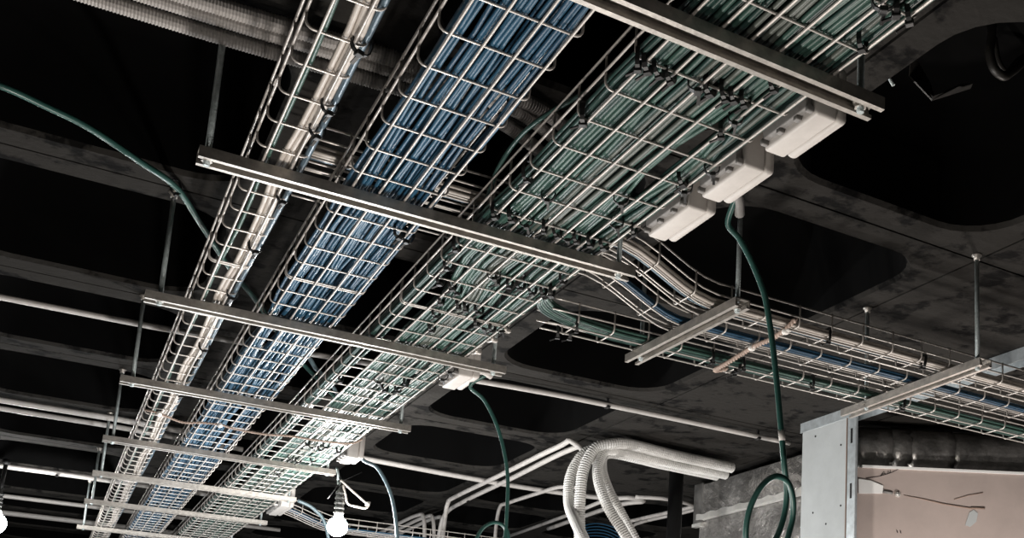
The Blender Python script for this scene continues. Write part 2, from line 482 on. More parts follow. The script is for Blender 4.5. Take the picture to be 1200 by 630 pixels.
# a fat printed cable near the nearest hanger is seen with pale print on it
P = smooth([(.69, 1.2, H+.03), (.675, 1.45, H+.045), (.658, 1.62, H+.07), (.650, 1.75, H+.082), (.656, 1.88, H+.075), (.675, 2.02, H+.05), (.69, 2.3, H+.03)], 8)
lay('data_cable', M['green2'], P, RG, 'slack green cable bulging out over the left wall of the widest tray', None)
# narrow tray: white bundle, one green, one blue-grey
for k in range(5):
    ph = rng.uniform(0, 6.28, 2)
    P = []
    for y in YS:
        z = H+.0095+.0055+(.009 if k > 2 else 0)
        w = .006*math.sin(2*PI*y/.75+.4)+.002*math.sin(2*PI*y/.36+1)
        xx = .2870+(k % 3-1)*.0095+(.004 if k > 2 else 0)+w*(.7+.08*k)
        P.append((min(.311, xx), y, z))
    lay('data_cable', M['white_cable'], P, .0052, 'white cable of the bundle along the right side of the narrow tray', 'white cables in the narrow tray')
P = [(.2495+.0035*math.sin(3.1*y+1)+.002*math.sin(9*y), y, H+.0095+.004) for y in YS]
lay('data_cable', M['green'], P, .0042, 'single green cable running alone in the narrow left tray', None)
P = [(.3095+.002*math.sin(4.1*y), y, H+.017+.003*math.sin(2*y)) for y in YS]
lay('data_cable', M['steel_cable'], P, .0062, 'blue-grey cable along the right wall of the narrow left tray', None)
# branch trays
for k in range(3):
    XS = [.335+(3.02-.335)*i/70 for i in range(71)]
    P = [(x, 2.045+.0098*(k % 2)+.002*math.sin(3*x+k), zup(x)+.0135+(.009 if k == 2 else 0)) for x in XS]
    lay('data_cable', M['white_cable'], P, .0050, 'thick white cable in the upper branch tray at right', 'white cables in the upper branch tray')
P = [(x, 2.072+.002*math.sin(5*x), zup(x)+.0135) for x in XS]
lay('data_cable', M['steel_cable'], P, .0045, 'thin dark grey-blue cable beside the white ones in the branch tray', None)
for k in range(6):
    q = rng.uniform(0, 6.28)
    P = [(x, 2.186+.0078*(k % 3)+.004*math.sin(1.9*x+1)+.0015*math.sin(6*x+q), zup(x)+.0134+(.0074 if k > 2 else 0)) for x in XS]
    lay('data_cable', M['blue2'], P, .0038, 'blue cable in the middle branch tray at right', 'blue cables in the middle branch tray')
for k in range(11):
    q = rng.uniform(0, 6.28); lane = k % 6; lay2 = k//6
    yl = 2.362+.0095*lane
    base = [(.865+.006*lane, 1.75, H+.036), (.885+.006*lane, 2.0, H+.037), (.915+.005*lane, 2.2+.01*lane, H+.033), (.965, 2.33+.011*lane, H+.024), (1.05, yl-.004, .975), (1.16, yl, .966)]
    P = smooth(base, 5)
    zz = .9655+.0085*lay2
    P = [Vector((p.x, p.y, p.z+.0085*lay2)) for p in P]+[Vector((x, yl+.0025*math.sin(4*x+q), zz)) for x in [1.2+.06*i for i in range(31)]]
    lay('data_cable', M['green2'] if k % 3 else M['green'], P, .0046, 'dark green cable leaving the widest tray into the lowest branch tray', 'green cables in the lowest branch tray')
for k in range(6):
    XS2 = [1.0+1.95*i/40 for i in range(41)]
    P = [(x, 5.92+.012*k, 1.019+(.944-1.019)*sstep(1.0, 1.32, x)) for x in XS2]
    lay('data_cable', M['blue'], P, .0045, 'blue cable in the far wire tray behind the lit bulb', 'blue cables in the far tray')

# ---------------------------------------------------------------- cable ties
def tie_mesh(hw, top):  # loop, head, tail
    b = MB(); n = 14; v = []; f = []
    for k in range(n):
        a = 2*PI*k/n
        ca, sa = math.cos(a), math.sin(a)
        px = hw*math.copysign(abs(ca)**.7, ca); pz = (top-.006)/2+.0+(top+.008)/2*math.copysign(abs(sa)**.7, sa)
        for s in (1, 1.0):
            pass
        nx, nz = ca*.0022, sa*.0022
        for dy in (-.0034, .0034):
            v.append((px, dy, pz)); v.append((px+nx, dy, pz+nz))
    for k in range(n):
        a = 4*k; c = 4*((k+1) % n)
        f += [(a+1, c+1, c+3, a+3), (a, a+2, c+2, c), (a, c, c+1, a+1), (a+2, a+3, c+3, c+2)]
    b.add(v, f)
    b.box((-.0052, -.0060, -.0125), (.0052, .0060, -.0045), .0015)
    b.obox((.002, .010, -.0125), (.0024, 0, 0), (.0, .009, -.004), (0, .0005, .0011))
    return b
def make_tie(proto, p, rot, label, group):
    o = proto.copy(); COL.objects.link(o); o.location = p; o.rotation_euler = (random.uniform(-.12, .12), random.uniform(-.15, .15), rot)
    s = random.uniform(.9, 1.15); o.scale = (s, s, 1)
    tag(o, label, 'cable tie', group); return o
tie_proto = tie_mesh(.013, .026).build('cable_tie', M['tie'], shade=False)
first_tie = [True]
def tie(p, rot, label, group):
    if first_tie[0]:
        first_tie[0] = False; tie_proto.location = p; tie_proto.rotation_euler = (0, 0, rot); tag(tie_proto, label, 'cable tie', group); return tie_proto
    return make_tie(tie_proto, p, rot, label, group)
GT = [(0.668, 1.324), (0.682, 1.32), (0.702, 1.32), (0.724, 1.323), (0.773, 1.322), (0.792, 1.317), (0.82, 1.315), (0.834, 1.311), (0.854, 1.311), (0.912, 1.096), (0.878, 1.012), (0.9, 1.012), (0.925, 1.013),
 (0.666, 1.509), (0.867, 1.251), (0.872, 1.365), (0.874, 1.412), (0.931, 1.528), (0.907, 1.591), (0.926, 1.617), (0.665, 1.742), (0.729, 1.796), (0.672, 1.922), (0.704, 1.914), (0.738, 1.921), (0.778, 1.922), (0.808, 1.926),
 (0.833, 1.93), (0.852, 1.926), (0.883, 1.924), (0.913, 1.921), (0.85, 1.725), (0.891, 1.821), (0.932, 1.824), (0.66, 2.117), (0.919, 2.138), (0.928, 2.224), (0.678, 2.224), (0.783, 2.215), (0.799, 2.234), (0.829, 2.236),
 (0.853, 2.229), (0.888, 2.241), (0.911, 2.23), (0.932, 2.227), (0.692, 2.319), (0.725, 2.332), (0.744, 2.349), (0.733, 2.436), (0.777, 2.437), (0.798, 2.442), (0.83, 2.438), (0.751, 2.527), (0.775, 2.635),
 (0.856, 2.527), (0.883, 2.537), (0.903, 2.537), (0.925, 2.527), (0.787, 3.179), (0.827, 3.253), (0.863, 3.236), (0.864, 3.152), (0.69, 3.245), (0.93, 2.945), (0.937, 3.026), (0.786, 4.157), (0.813, 4.188), (0.847, 4.215),
 (0.854, 4.154), (0.786, 4.463), (0.821, 4.495), (0.867, 4.434), (0.913, 4.196), (0.799, 4.8)]
for (x, y) in GT:
    row = [w for lim, w in ((1.15, 'in front of the nearest hanger'), (1.34, 'in the row just past the nearest hanger'), (1.86, 'alongside the three junction boxes'),
           (2.0, 'in the row just before the second hanger'), (2.36, 'just past the second hanger'), (2.7, 'just before the third hanger'),
           (3.5, 'between the third and fourth hangers'), (9, 'near the lit bulb')) if y < lim][0]
    tie((x, y, H), random.choice((.5, .7, .95, -.5)), 'black cable tie on the widest tray ' + row, 'black ties ' + row)
for (x, y) in [(.303, 1.527), (.303, 1.724), (.303, 1.815), (.303, 2.108), (.300, 2.393), (.302, 2.72), (.30, 3.2), (.30, 3.75)]:
    tie((x, y, H), .3, 'small black cable tie around the white bundle in the narrow tray', 'black ties on the narrow tray')
for (x, y) in [(.54, 2.13), (.56, 2.14)]:
    tie((x, y, H), .4, 'small black cable tie at the right edge of the middle tray', 'black ties on the middle tray')
for (x, y, z) in [(1.06, 2.36, .951), (1.04, 2.43, .951), (1.07, 2.42, .951), (1.557, 2.35, .951), (1.557, 2.375, .951), (1.56, 2.40, .951), (1.457, 2.35, .951), (2.14, 2.36, .951), (1.80, 2.36, .951)]:
    tie((x, y, z), 1.2, 'small black cable tie around the green cables of the lowest branch tray', 'black ties on the lowest branch tray')
for (x, y, z) in [(1.603, 2.04, .951), (1.92, 2.04, .951)]:
    tie((x, y, z), 1.2, 'small black cable tie around white cables of the upper branch tray', 'black ties on the upper branch tray')

# ---------------------------------------------------------------- junction boxes
def junction_box(label, y0, y1, x0=.955, xm=1.010, x1=1.033, z0=.968, z1=1.072, gland=None):
    t = thing('junction_box', ((x0+x1)/2, (y0+y1)/2, z0), label, 'junction box')
    MB().box((x0+.012, y0, z0), (xm, y1, z1), .006).build('box_body', M['box'], t, auto=True)
    MB().box((xm+.0012, y0+.002, z0+.002), (x1, y1-.002, z1-.002), .009).build('box_lid', M['box'], t, auto=True)
    b = MB()                                      # recessed back with clips, towards the tray
    b.box((x0, y0+.012, z0+.012), (x0+.014, y1-.012, z1-.008), .003)
    b.box((x0-.001, y0+.006, z0+.004), (x0+.013, y0+.016, z0+.016), .003)
    b.box((x0-.001, y1-.016, z0+.004), (x0+.013, y1-.006, z0+.016), .003)
    b.build('back_plate', M['glandgrey'], t, auto=True)
    for k in (.3, .62):
        y = y0+(y1-y0)*k
        MB().box((x0+.001, y-.006, z0+.005), (x0+.012, y+.006, z0+.014), .002).build('fixing_clip', M['glandgrey'], t, auto=True)
    if gland:
        g = MB(); P = pts3(gland); P = resample(smooth(P, 8), .0022)
        g.tube(P, [.0105 if i % 2 else .0092 for i in range(len(P))], 12); g.build('cable_gland', M['glandgrey'] if y0 < 2 else M['box'], t)
    return t
junction_box('pale grey junction box nearest the camera, partly behind the nearest hanger', 1.272, 1.42)
junction_box('pale grey junction box between two others beside the wide tray', 1.475, 1.625)
junction_box('pale grey junction box with grey gland and a drooping green cable', 1.668, 1.832, gland=[(1.026, 1.667, 1.026), (1.05, 1.655, 1.03), (1.078, 1.668, 1.022), (1.105, 1.70, 1.002)])
junction_box('small pale junction box beside the wide tray behind the third hanger', 2.97, 3.13, gland=[(1.03, 2.99, 1.0), (1.05, 2.985, .998), (1.075, 2.99, .99)])
junction_box('small bright junction box above the lit bulb', 4.28, 4.42)
junction_box('farthest bright junction box behind the lit bulb', 5.62, 5.95)

# ---------------------------------------------------------------- conduits
def conduit(name, m, pts, r, label, cat='conduit', group=None, n=10, saddles=(), bands=()):
    b = MB(); b.tube(pts, r, n); o = b.build(name, m, loc=pts[len(pts)//2]); tag(o, label, cat, group)
    for p in saddles:
        p = Vector(p); s = MB()
        s.box((p.x-.007, p.y-r-.004, p.z-r-.003), (p.x+.007, p.y+r+.004, p.z-r+.004)); s.box((p.x-.004, p.y-.004, p.z), (p.x+.004, p.y+.004, ZC-.001))
        s.build('saddle_clip', M['blacksteel'], o, loc=WORLD[o.name], shade=False)
    return o
zq = 1.212
def hose_px(l): return [at_y(x, y, Y) for x, y, Y in l]
def along(px, z=zq): return [at_z(x, y, z) for x, y in px]
conduit('conduit', M['conduit'], smooth([(-2.6, 3.90, zq), (-.24, 3.878, zq), (.44, 3.85, zq), (1.4, 3.73, zq), (1.9, 3.71, zq), (2.72, 3.72, zq)], 10), .0105,
        'long pale conduit under the ceiling from the left edge to beside the hanging green cable', saddles=[(1.82, 3.71, zq), (2.55, 3.718, zq)])
conduit('conduit', M['conduit'], [(-2.6, 5.24, zq), (.2, 5.33, zq), (.55, 5.38, zq)], .0135, 'upper of the two close pale conduits at the left edge')
conduit('conduit', M['conduit'], [(-2.6, 5.42, zq), (.2, 5.49, zq), (.75, 5.56, zq)], .012, 'lower of the two close pale conduits at the left edge')
conduit('conduit', M['conduit'], smooth([(1.0, 5.30, zq), (1.26, 5.33, zq), (2.1, 5.42, zq), (2.62, 5.38, zq), (2.76, 5.27, zq), (2.86, 5.3, zq), (2.80, 5.55, zq), (2.83, 6.55, zq)], 8), .0135,
        'white conduit from the bright junction box passing behind the corrugated hoses')
conduit('conduit', M['conduit'], [(-2.6, 6.9, zq), (.05, 6.92, zq), (1.2, 6.98, zq)], .016, 'pale conduit with a black clip left of the sixth hanger', saddles=[(-.02, 6.92, zq)])
conduit('conduit', M['conduit'], [(-2.6, 8.0, zq), (.05, 8.02, zq), (1.4, 8.05, zq)], .014, 'far pale conduit at left, second from the bottom edge')
conduit('conduit', M['conduit'], [(-2.6, 8.75, zq), (.05, 8.80, zq), (1.4, 8.85, zq)], .018, 'farthest pale conduit at the bottom left')
conduit('conduit', M['conduit'], smooth(hose_px([(748, 668, 4.42), (724, 610, 4.42)])+[(2.13, 4.33, 1.08), (1.95, 4.29, 1.195), (1.93, 4.42, 1.2), (1.945, 5.2, 1.2), (1.956, 5.9, 1.2), (1.957, 6.02, 1.18), (1.957, 6.05, 1.08), (1.955, 6.06, .85)], 7), .0125,
        'left of the two parallel white conduits that bend down near the lit bulb')
conduit('conduit', M['conduit'], smooth(hose_px([(756, 668, 4.5), (733, 612, 4.5)])+[(2.18, 4.44, 1.10), (2.03, 4.36, 1.19), (1.995, 4.47, 1.2), (2.02, 5.2, 1.2), (2.04, 5.95, 1.2), (2.06, 6.35, 1.185), (2.06, 6.45, 1.08), (2.06, 6.46, .85)], 7), .0125,
        'right of the two parallel white conduits that bend down near the lit bulb', saddles=[(2.04, 5.9, 1.2)])
conduit('conduit', M['conduit'], smooth([(2.42, 5.15, 1.2), (2.31, 5.22, 1.2), (2.285, 5.41, 1.2), (2.26, 5.85, 1.2), (2.27, 6.0, 1.195), (2.35, 6.25, 1.1), (2.43, 6.45, .95)], 7), .011,
        'white conduit with a brass-like end fitting bending down behind the looped green cable', saddles=[(2.40, 5.16, 1.2)])
conduit('conduit', M['conduit'], smooth([(2.74, 5.17, 1.2), (2.9, 5.1, 1.2), (3.08, 5.14, 1.2), (3.12, 5.25, 1.2), (3.08, 5.75, 1.2), (3.06, 5.84, 1.18), (3.055, 5.86, 1.05), (3.05, 5.86, .85)], 7), .0115,
        'pale conduit bending around behind the black post, left one of the pair')
conduit('conduit', M['conduit'], smooth([(3.17, 5.2, 1.2), (3.17, 5.4, 1.2), (3.14, 5.80, 1.2), (3.12, 5.92, 1.17), (3.115, 5.94, 1.05), (3.11, 5.94, .85)], 7), .0115,
        'pale conduit bending around behind the black post, right one of the pair')
conduit('conduit', M['conduit'], [(2.66, 5.35, 1.205), (2.70, 5.9, 1.205), (2.74, 7.2, 1.205)], .0115, 'pale conduit running away below the white hoses')
for k, (dx, lab) in enumerate(((0, 'first'), (.06, 'second'), (.12, 'third'))):
    conduit('conduit', M['conduit'], smooth([(1.99+dx, 8.2, 1.2), (1.97+dx, 7.2, 1.2), (1.96+dx, 6.62, 1.195), (1.97+dx, 6.50, 1.15), (1.985+dx, 6.47, .9)], 6), .012,
            'small far conduit dropping beside the lit bulb, %s of three from left' % lab)
# corrugated conduits at the top left, under the slab
def corr(name, m, pts, r, label, pitch=.0056, cat='flexible conduit', group=None, n=12, depth=.13):
    P = resample(smooth(pts, 10), pitch/2)
    b = MB(); b.tube(P, [r if i % 2 else r*(1-depth) for i in range(len(P))], n)
    return tag(b.build(name, m, loc=P[len(P)//2], shade=False), label, cat, group)
def bendp(y, z, dx): return [(-1.3, y+.04, z), (-.5, y+.02, z), (.1, y, z), (.4, y-.022, z), (.60+dx, y-.035, z), (.68+dx, y-.028, z), (.76+dx, y+.01, z), (.84+dx, y+.07, z), (1.0, y+.2+dx, z)]
corr('corrugated_conduit', M['flex'], bendp(1.992, 1.192, 0), .0150, 'lowest of three ribbed grey conduits at the top left')
corr('corrugated_conduit', M['flex'], bendp(1.958, 1.204, .03), .0135, 'middle one of three ribbed grey conduits at the top left')
corr('corrugated_conduit', M['flex'], bendp(1.930, 1.212, .06), .0165, 'topmost of three ribbed grey conduits at the top left')
# big white hoses
corr('corrugated_hose', M['hose'], [Vector((2.74, 4.20, 1.19)), Vector((2.4, 4.17, 1.19)), Vector((2.15, 4.13, 1.19))]+hose_px([(716, 520, 4.12), (697, 526, 4.14), (684, 550, 4.15), (680, 580, 4.15), (679, 610, 4.15), (681, 660, 4.15)]), .026,
     'thick white corrugated hose curling down in front, nearest of the bundle', pitch=.0105, n=14)
corr('corrugated_hose', M['hose'], [Vector((2.74, 4.29, 1.195)), Vector((2.4, 4.26, 1.195)), Vector((2.12, 4.23, 1.195))]+hose_px([(701, 524, 4.23), (681, 535, 4.25), (668, 560, 4.25), (667, 590, 4.22), (675, 612, 4.1), (688, 640, 4.0), (700, 670, 3.95)]), .025,
     'thick white corrugated hose looping farthest to the left', pitch=.0105, n=14)
corr('corrugated_hose', M['hose'], [Vector((2.74, 4.25, 1.165)), Vector((2.4, 4.22, 1.165)), Vector((2.2, 4.19, 1.165))]+hose_px([(712, 527, 4.15), (702, 540, 4.13), (701, 562, 4.1), (712, 593, 4.05), (730, 622, 4.0), (752, 660, 3.95)]), .024,
     'white corrugated hose sweeping down to the right', pitch=.0105, n=14)
corr('corrugated_hose', M['hose'], [Vector((2.74, 4.33, 1.170)), Vector((2.4, 4.30, 1.170)), Vector((2.26, 4.27, 1.168))]+hose_px([(712, 532, 4.27), (706, 548, 4.25), (714, 574, 4.2), (729, 602, 4.15), (745, 632, 4.1), (760, 660, 4.1)]), .021,
     'thinner white corrugated hose behind, sweeping down to the right', pitch=.011, n=12)
for k in range(5):
    P = smooth(hose_px([(672+2*k, 624+2*k, 5.6), (690, 614+3.4*k, 5.6), (712, 615+3.6*k, 5.6), (735, 628+4*k, 5.6), (750, 655, 5.6)]), 6)
    lay('data_cable', M['blue2'], P, .004, 'blue cable of the slack bundle behind the white hoses', 'blue cables behind the hoses')

# ---------------------------------------------------------------- loose hanging cables
P = smooth([Vector((-.9, 2.20, 1.212))]+along([(-60, 82), (0, 100), (55, 125), (105, 150), (165, 190), (207, 220), (235, 262), (270, 315), (300, 352), (330, 395), (357, 428), (378, 450)], 1.212)+[Vector((1.0, 4.5, 1.212))], 6)
lay('loose_cable', M['jacket'], P, .0075, 'loose green cable strung under the ceiling at the left', None)
P = [Vector(p)+Vector((.045, .03, 0)) for p in along([(357, 426), (368, 436), (380, 450)], 1.215)]
lay('loose_cable', M['greyteal'], [P[0]-Vector((.1, .25, 0))]+P+[P[-1]+Vector((.15, .4, 0))], .008, 'grey cable beside the green one seen between two trays', None)
tie((.150, 2.745, ZC-.032), .4, 'black tie holding the loose green cable to a rod top', None)
def hang(px, Y): return [at_y(x, y, Y+(d[0] if d else 0)) for x, y, *d in px]
P = smooth([Vector((1.075, 1.667, 1.024))]+hang([(853, 261, 0), (866, 279), (880, 305), (892, 334), (898, 355), (905, 400), (911, 455), (916, 510), (919, 545, .01), (922, 572, .03), (920, 598, .045), (912, 625, .05), (896, 652, .05), (880, 650, .04), (874, 625, .02), (879, 595, .0), (892, 570, -.02), (908, 558, -.03), (922, 563, -.03), (929, 582, -.02), (929, 606, 0), (922, 635, .01), (914, 680, .02)], 1.72), 6)
lay('loose_cable', M['jacket'], P, .0062, 'green cable drooping from the third junction box and looping at the plasterboard panel', None)
b = MB(); c = hang([(915.4, 503), (916.6, 516)], 1.72); b.tube(c, .0068, 10); tag(b.build('tape_band', M['conduit'], loc=c[0]), 'pale tape band wrapped around the drooping green cable', 'tape')
P = smooth([Vector((1.06, 2.988, .995))]+hang([(551, 452), (567, 468), (581, 495), (590, 525), (595, 560), (594, 600), (591, 635), (585, 660), (567, 670), (556, 645), (563, 622), (577, 612), (590, 616), (596, 632), (592, 680)], 3.03), 6)
lay('loose_cable', M['jacket'], P, .0058, 'green cable drooping from the small junction box behind the third hanger', None)
P = smooth([Vector((1.03, 4.33, 1.03))]+hang([(425, 538), (440, 546), (450, 560), (459, 582), (464, 610), (467, 650)], 4.36), 6)
lay('loose_cable', M['greyteal'], P, .0075, 'grey-blue cable drooping beside the lit bulb', None)
P = smooth([Vector((1.0, 5.37, .962))]+hang([(362, 592), (370, 598), (378, 607), (384, 625), (388, 660)], 5.37), 6)
lay('loose_cable', M['greyteal'], P, .008, 'short grey cable falling from the end of the sixth hanger', None)

# ---------------------------------------------------------------- twisted cords
def twisted(label, pts, r, pitch, knots):
    P = resample(smooth(pts, 10), .004); b = MB()
    for ph in (0, PI):
        Q = []; L = 0
        for i, p in enumerate(P):
            t = (P[min(i+1, len(P)-1)]-P[max(0, i-1)]).normalized(); s = t.cross(Vector((0, 0, 1)))
            s = s.normalized() if s.length > 1e-6 else Vector((1, 0, 0)); w = s.cross(t)
            a = 2*PI*L/pitch+ph; Q.append(p+(s*math.cos(a)+w*math.sin(a))*r); L += .004
        b.tube(Q, r, 6)
    o = tag(b.build('twisted_cord', M['cord'], loc=P[len(P)//2]), label, 'cord')
    for k in knots:
        k = Vector(k); m = MB()
        m.lathe([(.004, -.009), (.009, -.006), (.010, 0), (.008, .005), (.004, .009)], k, 10); m.lathe([(.003, -.016), (.006, -.010), (.006, .010), (.003, .016)], k, 8, 'y')
        m.build('knot', M['knot'], o, loc=WORLD[o.name])
    return o
cz = H-.010
twisted('pinkish twisted cord with two white knots slung under all three main trays',
        [(.219, 4.06, cz+.012), (.25, 4.02, cz), (.281, 4.03, cz-.004), (.343, 4.06, cz-.010), (.402, 4.047, cz-.004), (.464, 4.03, cz-.004), (.513, 4.05, cz-.006), (.614, 4.048, cz-.008), (.698, 4.03, cz-.004), (.803, 4.02, cz-.006), (.906, 3.99, cz-.004), (.95, 3.985, cz+.02)],
        .0024, .020, [(.262, 4.02, cz-.003), (.46, 4.03, cz-.006)])
bz = .943
twisted('beige twisted cord with two white knots hooked under the branch trays', [(1.468, 1.995, bz+.016), (1.466, 2.04, bz), (1.47, 2.10, bz-.004), (1.466, 2.16, bz-.004), (1.468, 2.23, bz-.008), (1.466, 2.30, bz-.016), (1.472, 2.355, bz-.014), (1.487, 2.372, bz-.010), (1.515, 2.360, bz)],
        0.0036, .022, [(1.468, 2.035, bz-.002), (1.467, 2.178, bz-.004)])

# ---------------------------------------------------------------- lit bulbs
def bulb(label, c, r, mb, hook_top, extra=True):
    c = Vector(c); t = thing('light_bulb', c, label, 'lamp')
    prof = []
    for k in range(0, 11):
        a = -PI/2+PI*.83*k/10; prof.append((max(.001, r*math.cos(a)), r*math.sin(a)))
    prof += [(r*.42, r*1.05), (r*.38, r*1.25)]
    g = MB(); g.lathe(prof, c, 20); g.build('bulb_glass', mb, t)
    s = MB(); z = r*1.2; pr = []
    for k in range(5):
        pr += [(.0165, z), (.0215, z+.006), (.0215, z+.012), (.0165, z+.019)]; z += .021
    pr += [(.012, z+.004), (.006, z+.02)]
    s.lathe(pr, c, 14); s.build('lamp_socket', M['socket'], t)
    top = c+Vector((0, 0, z+.018))
    w = MB(); w.tube(smooth([top, top.lerp(Vector(hook_top), .5)+Vector((.006, 0, 0)), Vector(hook_top)], 6), .0035, 8); w.build('flex_cord', M['blacksteel'], t)
    return t, top
t, top = bulb('brightly lit bulb hanging below the end of the fifth hanger', (1.026, 4.595, .735), .042, M['bulb'], (1.004, 4.60, .975))
P = [Vector((1.004, 4.575, .93)), Vector((1.0, 4.57, .965)), Vector((1.0, 4.60, .985)), Vector((1.012, 4.622, .965)), Vector((1.016, 4.61, .92)), top+Vector((0, 0, .02))]
MB().tube(smooth(P, 6), .0045, 8).build('hook_wire', M['rod'], t)
lp = [at_y(x, y, 4.58) for x, y in [(399, 562), (412, 574), (428, 588), (432, 591), (428, 595), (418, 593), (408, 590), (405, 580), (402, 568)]]
MB().tube(smooth(lp, 5), .005, 8).build('loop_cable', M['white_cable'], t)
MB().obox(at_y(431, 590, 4.58), (.008, 0, 0), (0, .005, 0), (.003, 0, .009)).build('terminal_block', M['knot'], t)
b = MB()
for a, c_ in (((384, 584), (398, 566)), ((400, 564), (424, 553))): b.tube([at_y(*a, 4.58), at_y(*c_, 4.58)], .0018, 6)
b.build('tie_tail', M['blacksteel'], t)
t2, top2 = bulb('lit bulb at the bottom left corner of the picture', at_y(-6, 613, 6.8), .055, M['bulb_left'], at_y(4, 572, 6.83))
q0, q1 = at_y(6, 551, 6.86), at_y(3, 606, 6.86)
b = MB(); b.tube([Vector((q0.x, q0.y, ZC)), Vector((q0.x-.012, q0.y, q1.z))], .011, 10); b.lathe([(.018, ZC-.03), (.018, ZC-.001)], (q0.x, q0.y, 0), 10)
tag(b.build('drop_pole', M['blacksteel'], loc=(q0.x, q0.y, q0.z)), 'thin dark drop pole beside the corner bulb', 'pole')

# ---------------------------------------------------------------- right side: partition, ducts, post
XW = 2.63
pn = thing('plasterboard_panel', (XW, 3.37, -1.55), 'tall pale grey plasterboard strip with dark screws at lower right', 'panel')
MB().box((XW, 3.222, -1.55), (XW+.0125, 3.506, ZC-.020), .0008).build('board', M['board'], pn, shade=False)
MB().box((XW-.0004, 3.2185, -1.55), (XW+.0128, 3.222, ZC-.020)).build('paper_edge', M['paper'], pn, shade=False)
for (x, y) in [(955.6, 511), (985.5, 521), (985.2, 592), (952.6, 600.5), (967.8, 613.5)]:
    p = at_x(x, y, XW-.0005); s = MB(); s.lathe([(.0042, -.001), (.0042, .001)], p, 10, 'x'); s.build('screw', M['screw'], pn)
tr = MB(); tk = .0008
tr.box((XW-.002, .2, ZC-.042), (XW+.0005, 3.52, ZC-.001)); tr.box((XW+.0005, .2, ZC-.0035), (XW+.058, 3.52, ZC-.001)); tr.box((XW+.0575, .2, ZC-.042), (XW+.060, 3.52, ZC-.001))
tag(tr.build('partition_track', M['stud'], loc=(XW, 2, ZC), shade=False), 'bright metal partition track fixed under the ceiling above the panel', 'track')
sd = MB(); ys0, ys1 = 3.165, 3.213
sd.prism([(XW, ys1, 0), (XW, ys0, 0), (XW+.006, ys0, 0), (XW+.006, ys0+.0015, 0), (XW+.0015, ys0+.0015, 0), (XW+.0015, ys0+.019, 0), (XW+.006, ys0+.024, 0), (XW+.0015, ys0+.029, 0), (XW+.0015, ys1-.0015, 0), (XW+.05, ys1-.0015, 0), (XW+.05, ys1, 0)], (0, 0, -1.55), (0, 0, ZC-.006))
so = tag(sd.build('metal_stud', M['stud'], loc=(XW, ys0, -1.55), shade=False), 'vertical metal stud along the right edge of the plasterboard strip', 'stud')
for z in (1.12, .9, .6):
    MB().box((XW-.001, ys0+.018, z-.03), (XW+.0016, ys0+.030, z+.03), .0008).build('slot', M['blacksteel'], so, shade=False)
# rectangular foil duct running along Y behind the panel
dx = 2.86
d1 = thing('foil_duct', (dx, 4.2, .98), 'boxy foil-wrapped duct between the hoses and the plasterboard strip', 'duct')
def crumple(m, a, b_, n, amp):
    """grid of one wrapped face a->b in Y and Z at x = dx with small dents"""
    v = []; f = []; (y0, z0), (y1, z1) = a, b_; ny, nz = n
    for j in range(nz+1):
        for i in range(ny+1):
            v.append((dx-amp*abs(math.sin(i*1.9+j*1.3))*rng.random(), y0+(y1-y0)*i/ny, z0+(z1-z0)*j/nz))
    for j in range(nz):
        for i in range(ny): k = j*(ny+1)+i; f.append((k, k+1, k+ny+2, k+ny+1))
    m.add(v, f); return m
b = MB(); b.box((dx+.001, 3.62, 1.035), (dx+.36, 4.70, 1.205), .01); crumple(b, (3.64, 1.03), (4.66, 1.20), (26, 6), .006); b.build('upper_wrap', M['foil'], d1, shade=False)
MB().box((dx-.006, 4.645, 1.0), (dx+.37, 4.735, 1.213), .006).build('end_wrap', M['darkfoil'], d1, shade=False)
b = MB(); b.box((dx+.012, 3.62, .55), (dx+.36, 4.70, 1.034), .008); b.build('lower_wrap', M['foil'], d1, shade=False)
b = MB(); n = 40
tv = []; tf = []
for i in range(n+1):
    y = 3.63+(4.70-3.63)*i/n; wv = .004*math.sin(i*1.3)+.004*rng.random()
    tv += [(dx-.008, y, 1.045+wv), (dx-.009, y, 1.018+wv*.6), (dx+.004, y, 1.012)]
for i in range(n): k = 3*i; tf += [(k, k+1, k+4, k+3), (k+1, k+2, k+5, k+4)]
b.add(tv, tf); b.box((dx-.009, 4.655, .985), (dx+.02, 4.738, 1.002)); b.build('seam_tape', M['foiltape'], d1, shade=False)
# round duct and board seen through the partition opening
E_ = Vector((.863, -.505, 0)); Nn = Vector((.505, .863, 0))     # along / away
O_ = Vector((2.735, 3.285, 0))
d2 = thing('foil_duct', O_+E_*.6+Vector((0, 0, 1.02)), 'dark round foil duct lying above the pinkish board at right', 'duct')
def ring_seg(m, s0, s1, r, wob_=0.0, zc=1.125, n=22):
    prof = []; k = max(2, int((s1-s0)/.03)); v = []; f = []
    for i in range(k+1):
        s = s0+(s1-s0)*i/k
        for j in range(n):
            a = 2*PI*j/n; rr = r*(1+wob_*math.sin(j*2.3+i*1.7)*rng.random())
            v.append(O_+E_*s+Nn*(.10+rr*math.cos(a))+Vector((0, 0, zc+rr*math.sin(a))))
    for i in range(k):
        for j in range(n): j2 = (j+1) % n; f.append((i*n+j, i*n+j2, (i+1)*n+j2, (i+1)*n+j))
    f += [tuple(range(n)), tuple(range(k*n, k*n+n))]
    m.add(v, f)
b = MB(); ring_seg(b, .005, .155, .095, .03); ring_seg(b, .22, .40, .095, .03); b.build('duct_wrap', M['darkfoil'], d2)
b = MB(); ring_seg(b, .150, .225, .098, .07); b.build('tape_band', M['darkfoil'], d2)
b = MB(); ring_seg(b, .395, 1.6, .088, .04); b.build('duct_tube', M['darkfoil'], d2)
def wp(s, z, d=-.0): return O_+E_*s+Nn*d+Vector((0, 0, z))
pw = thing('wall_right', wp(.8, -1.55), 'pinkish boarded wall seen through the partition opening', None); pw['kind'] = 'structure'
del pw['label']
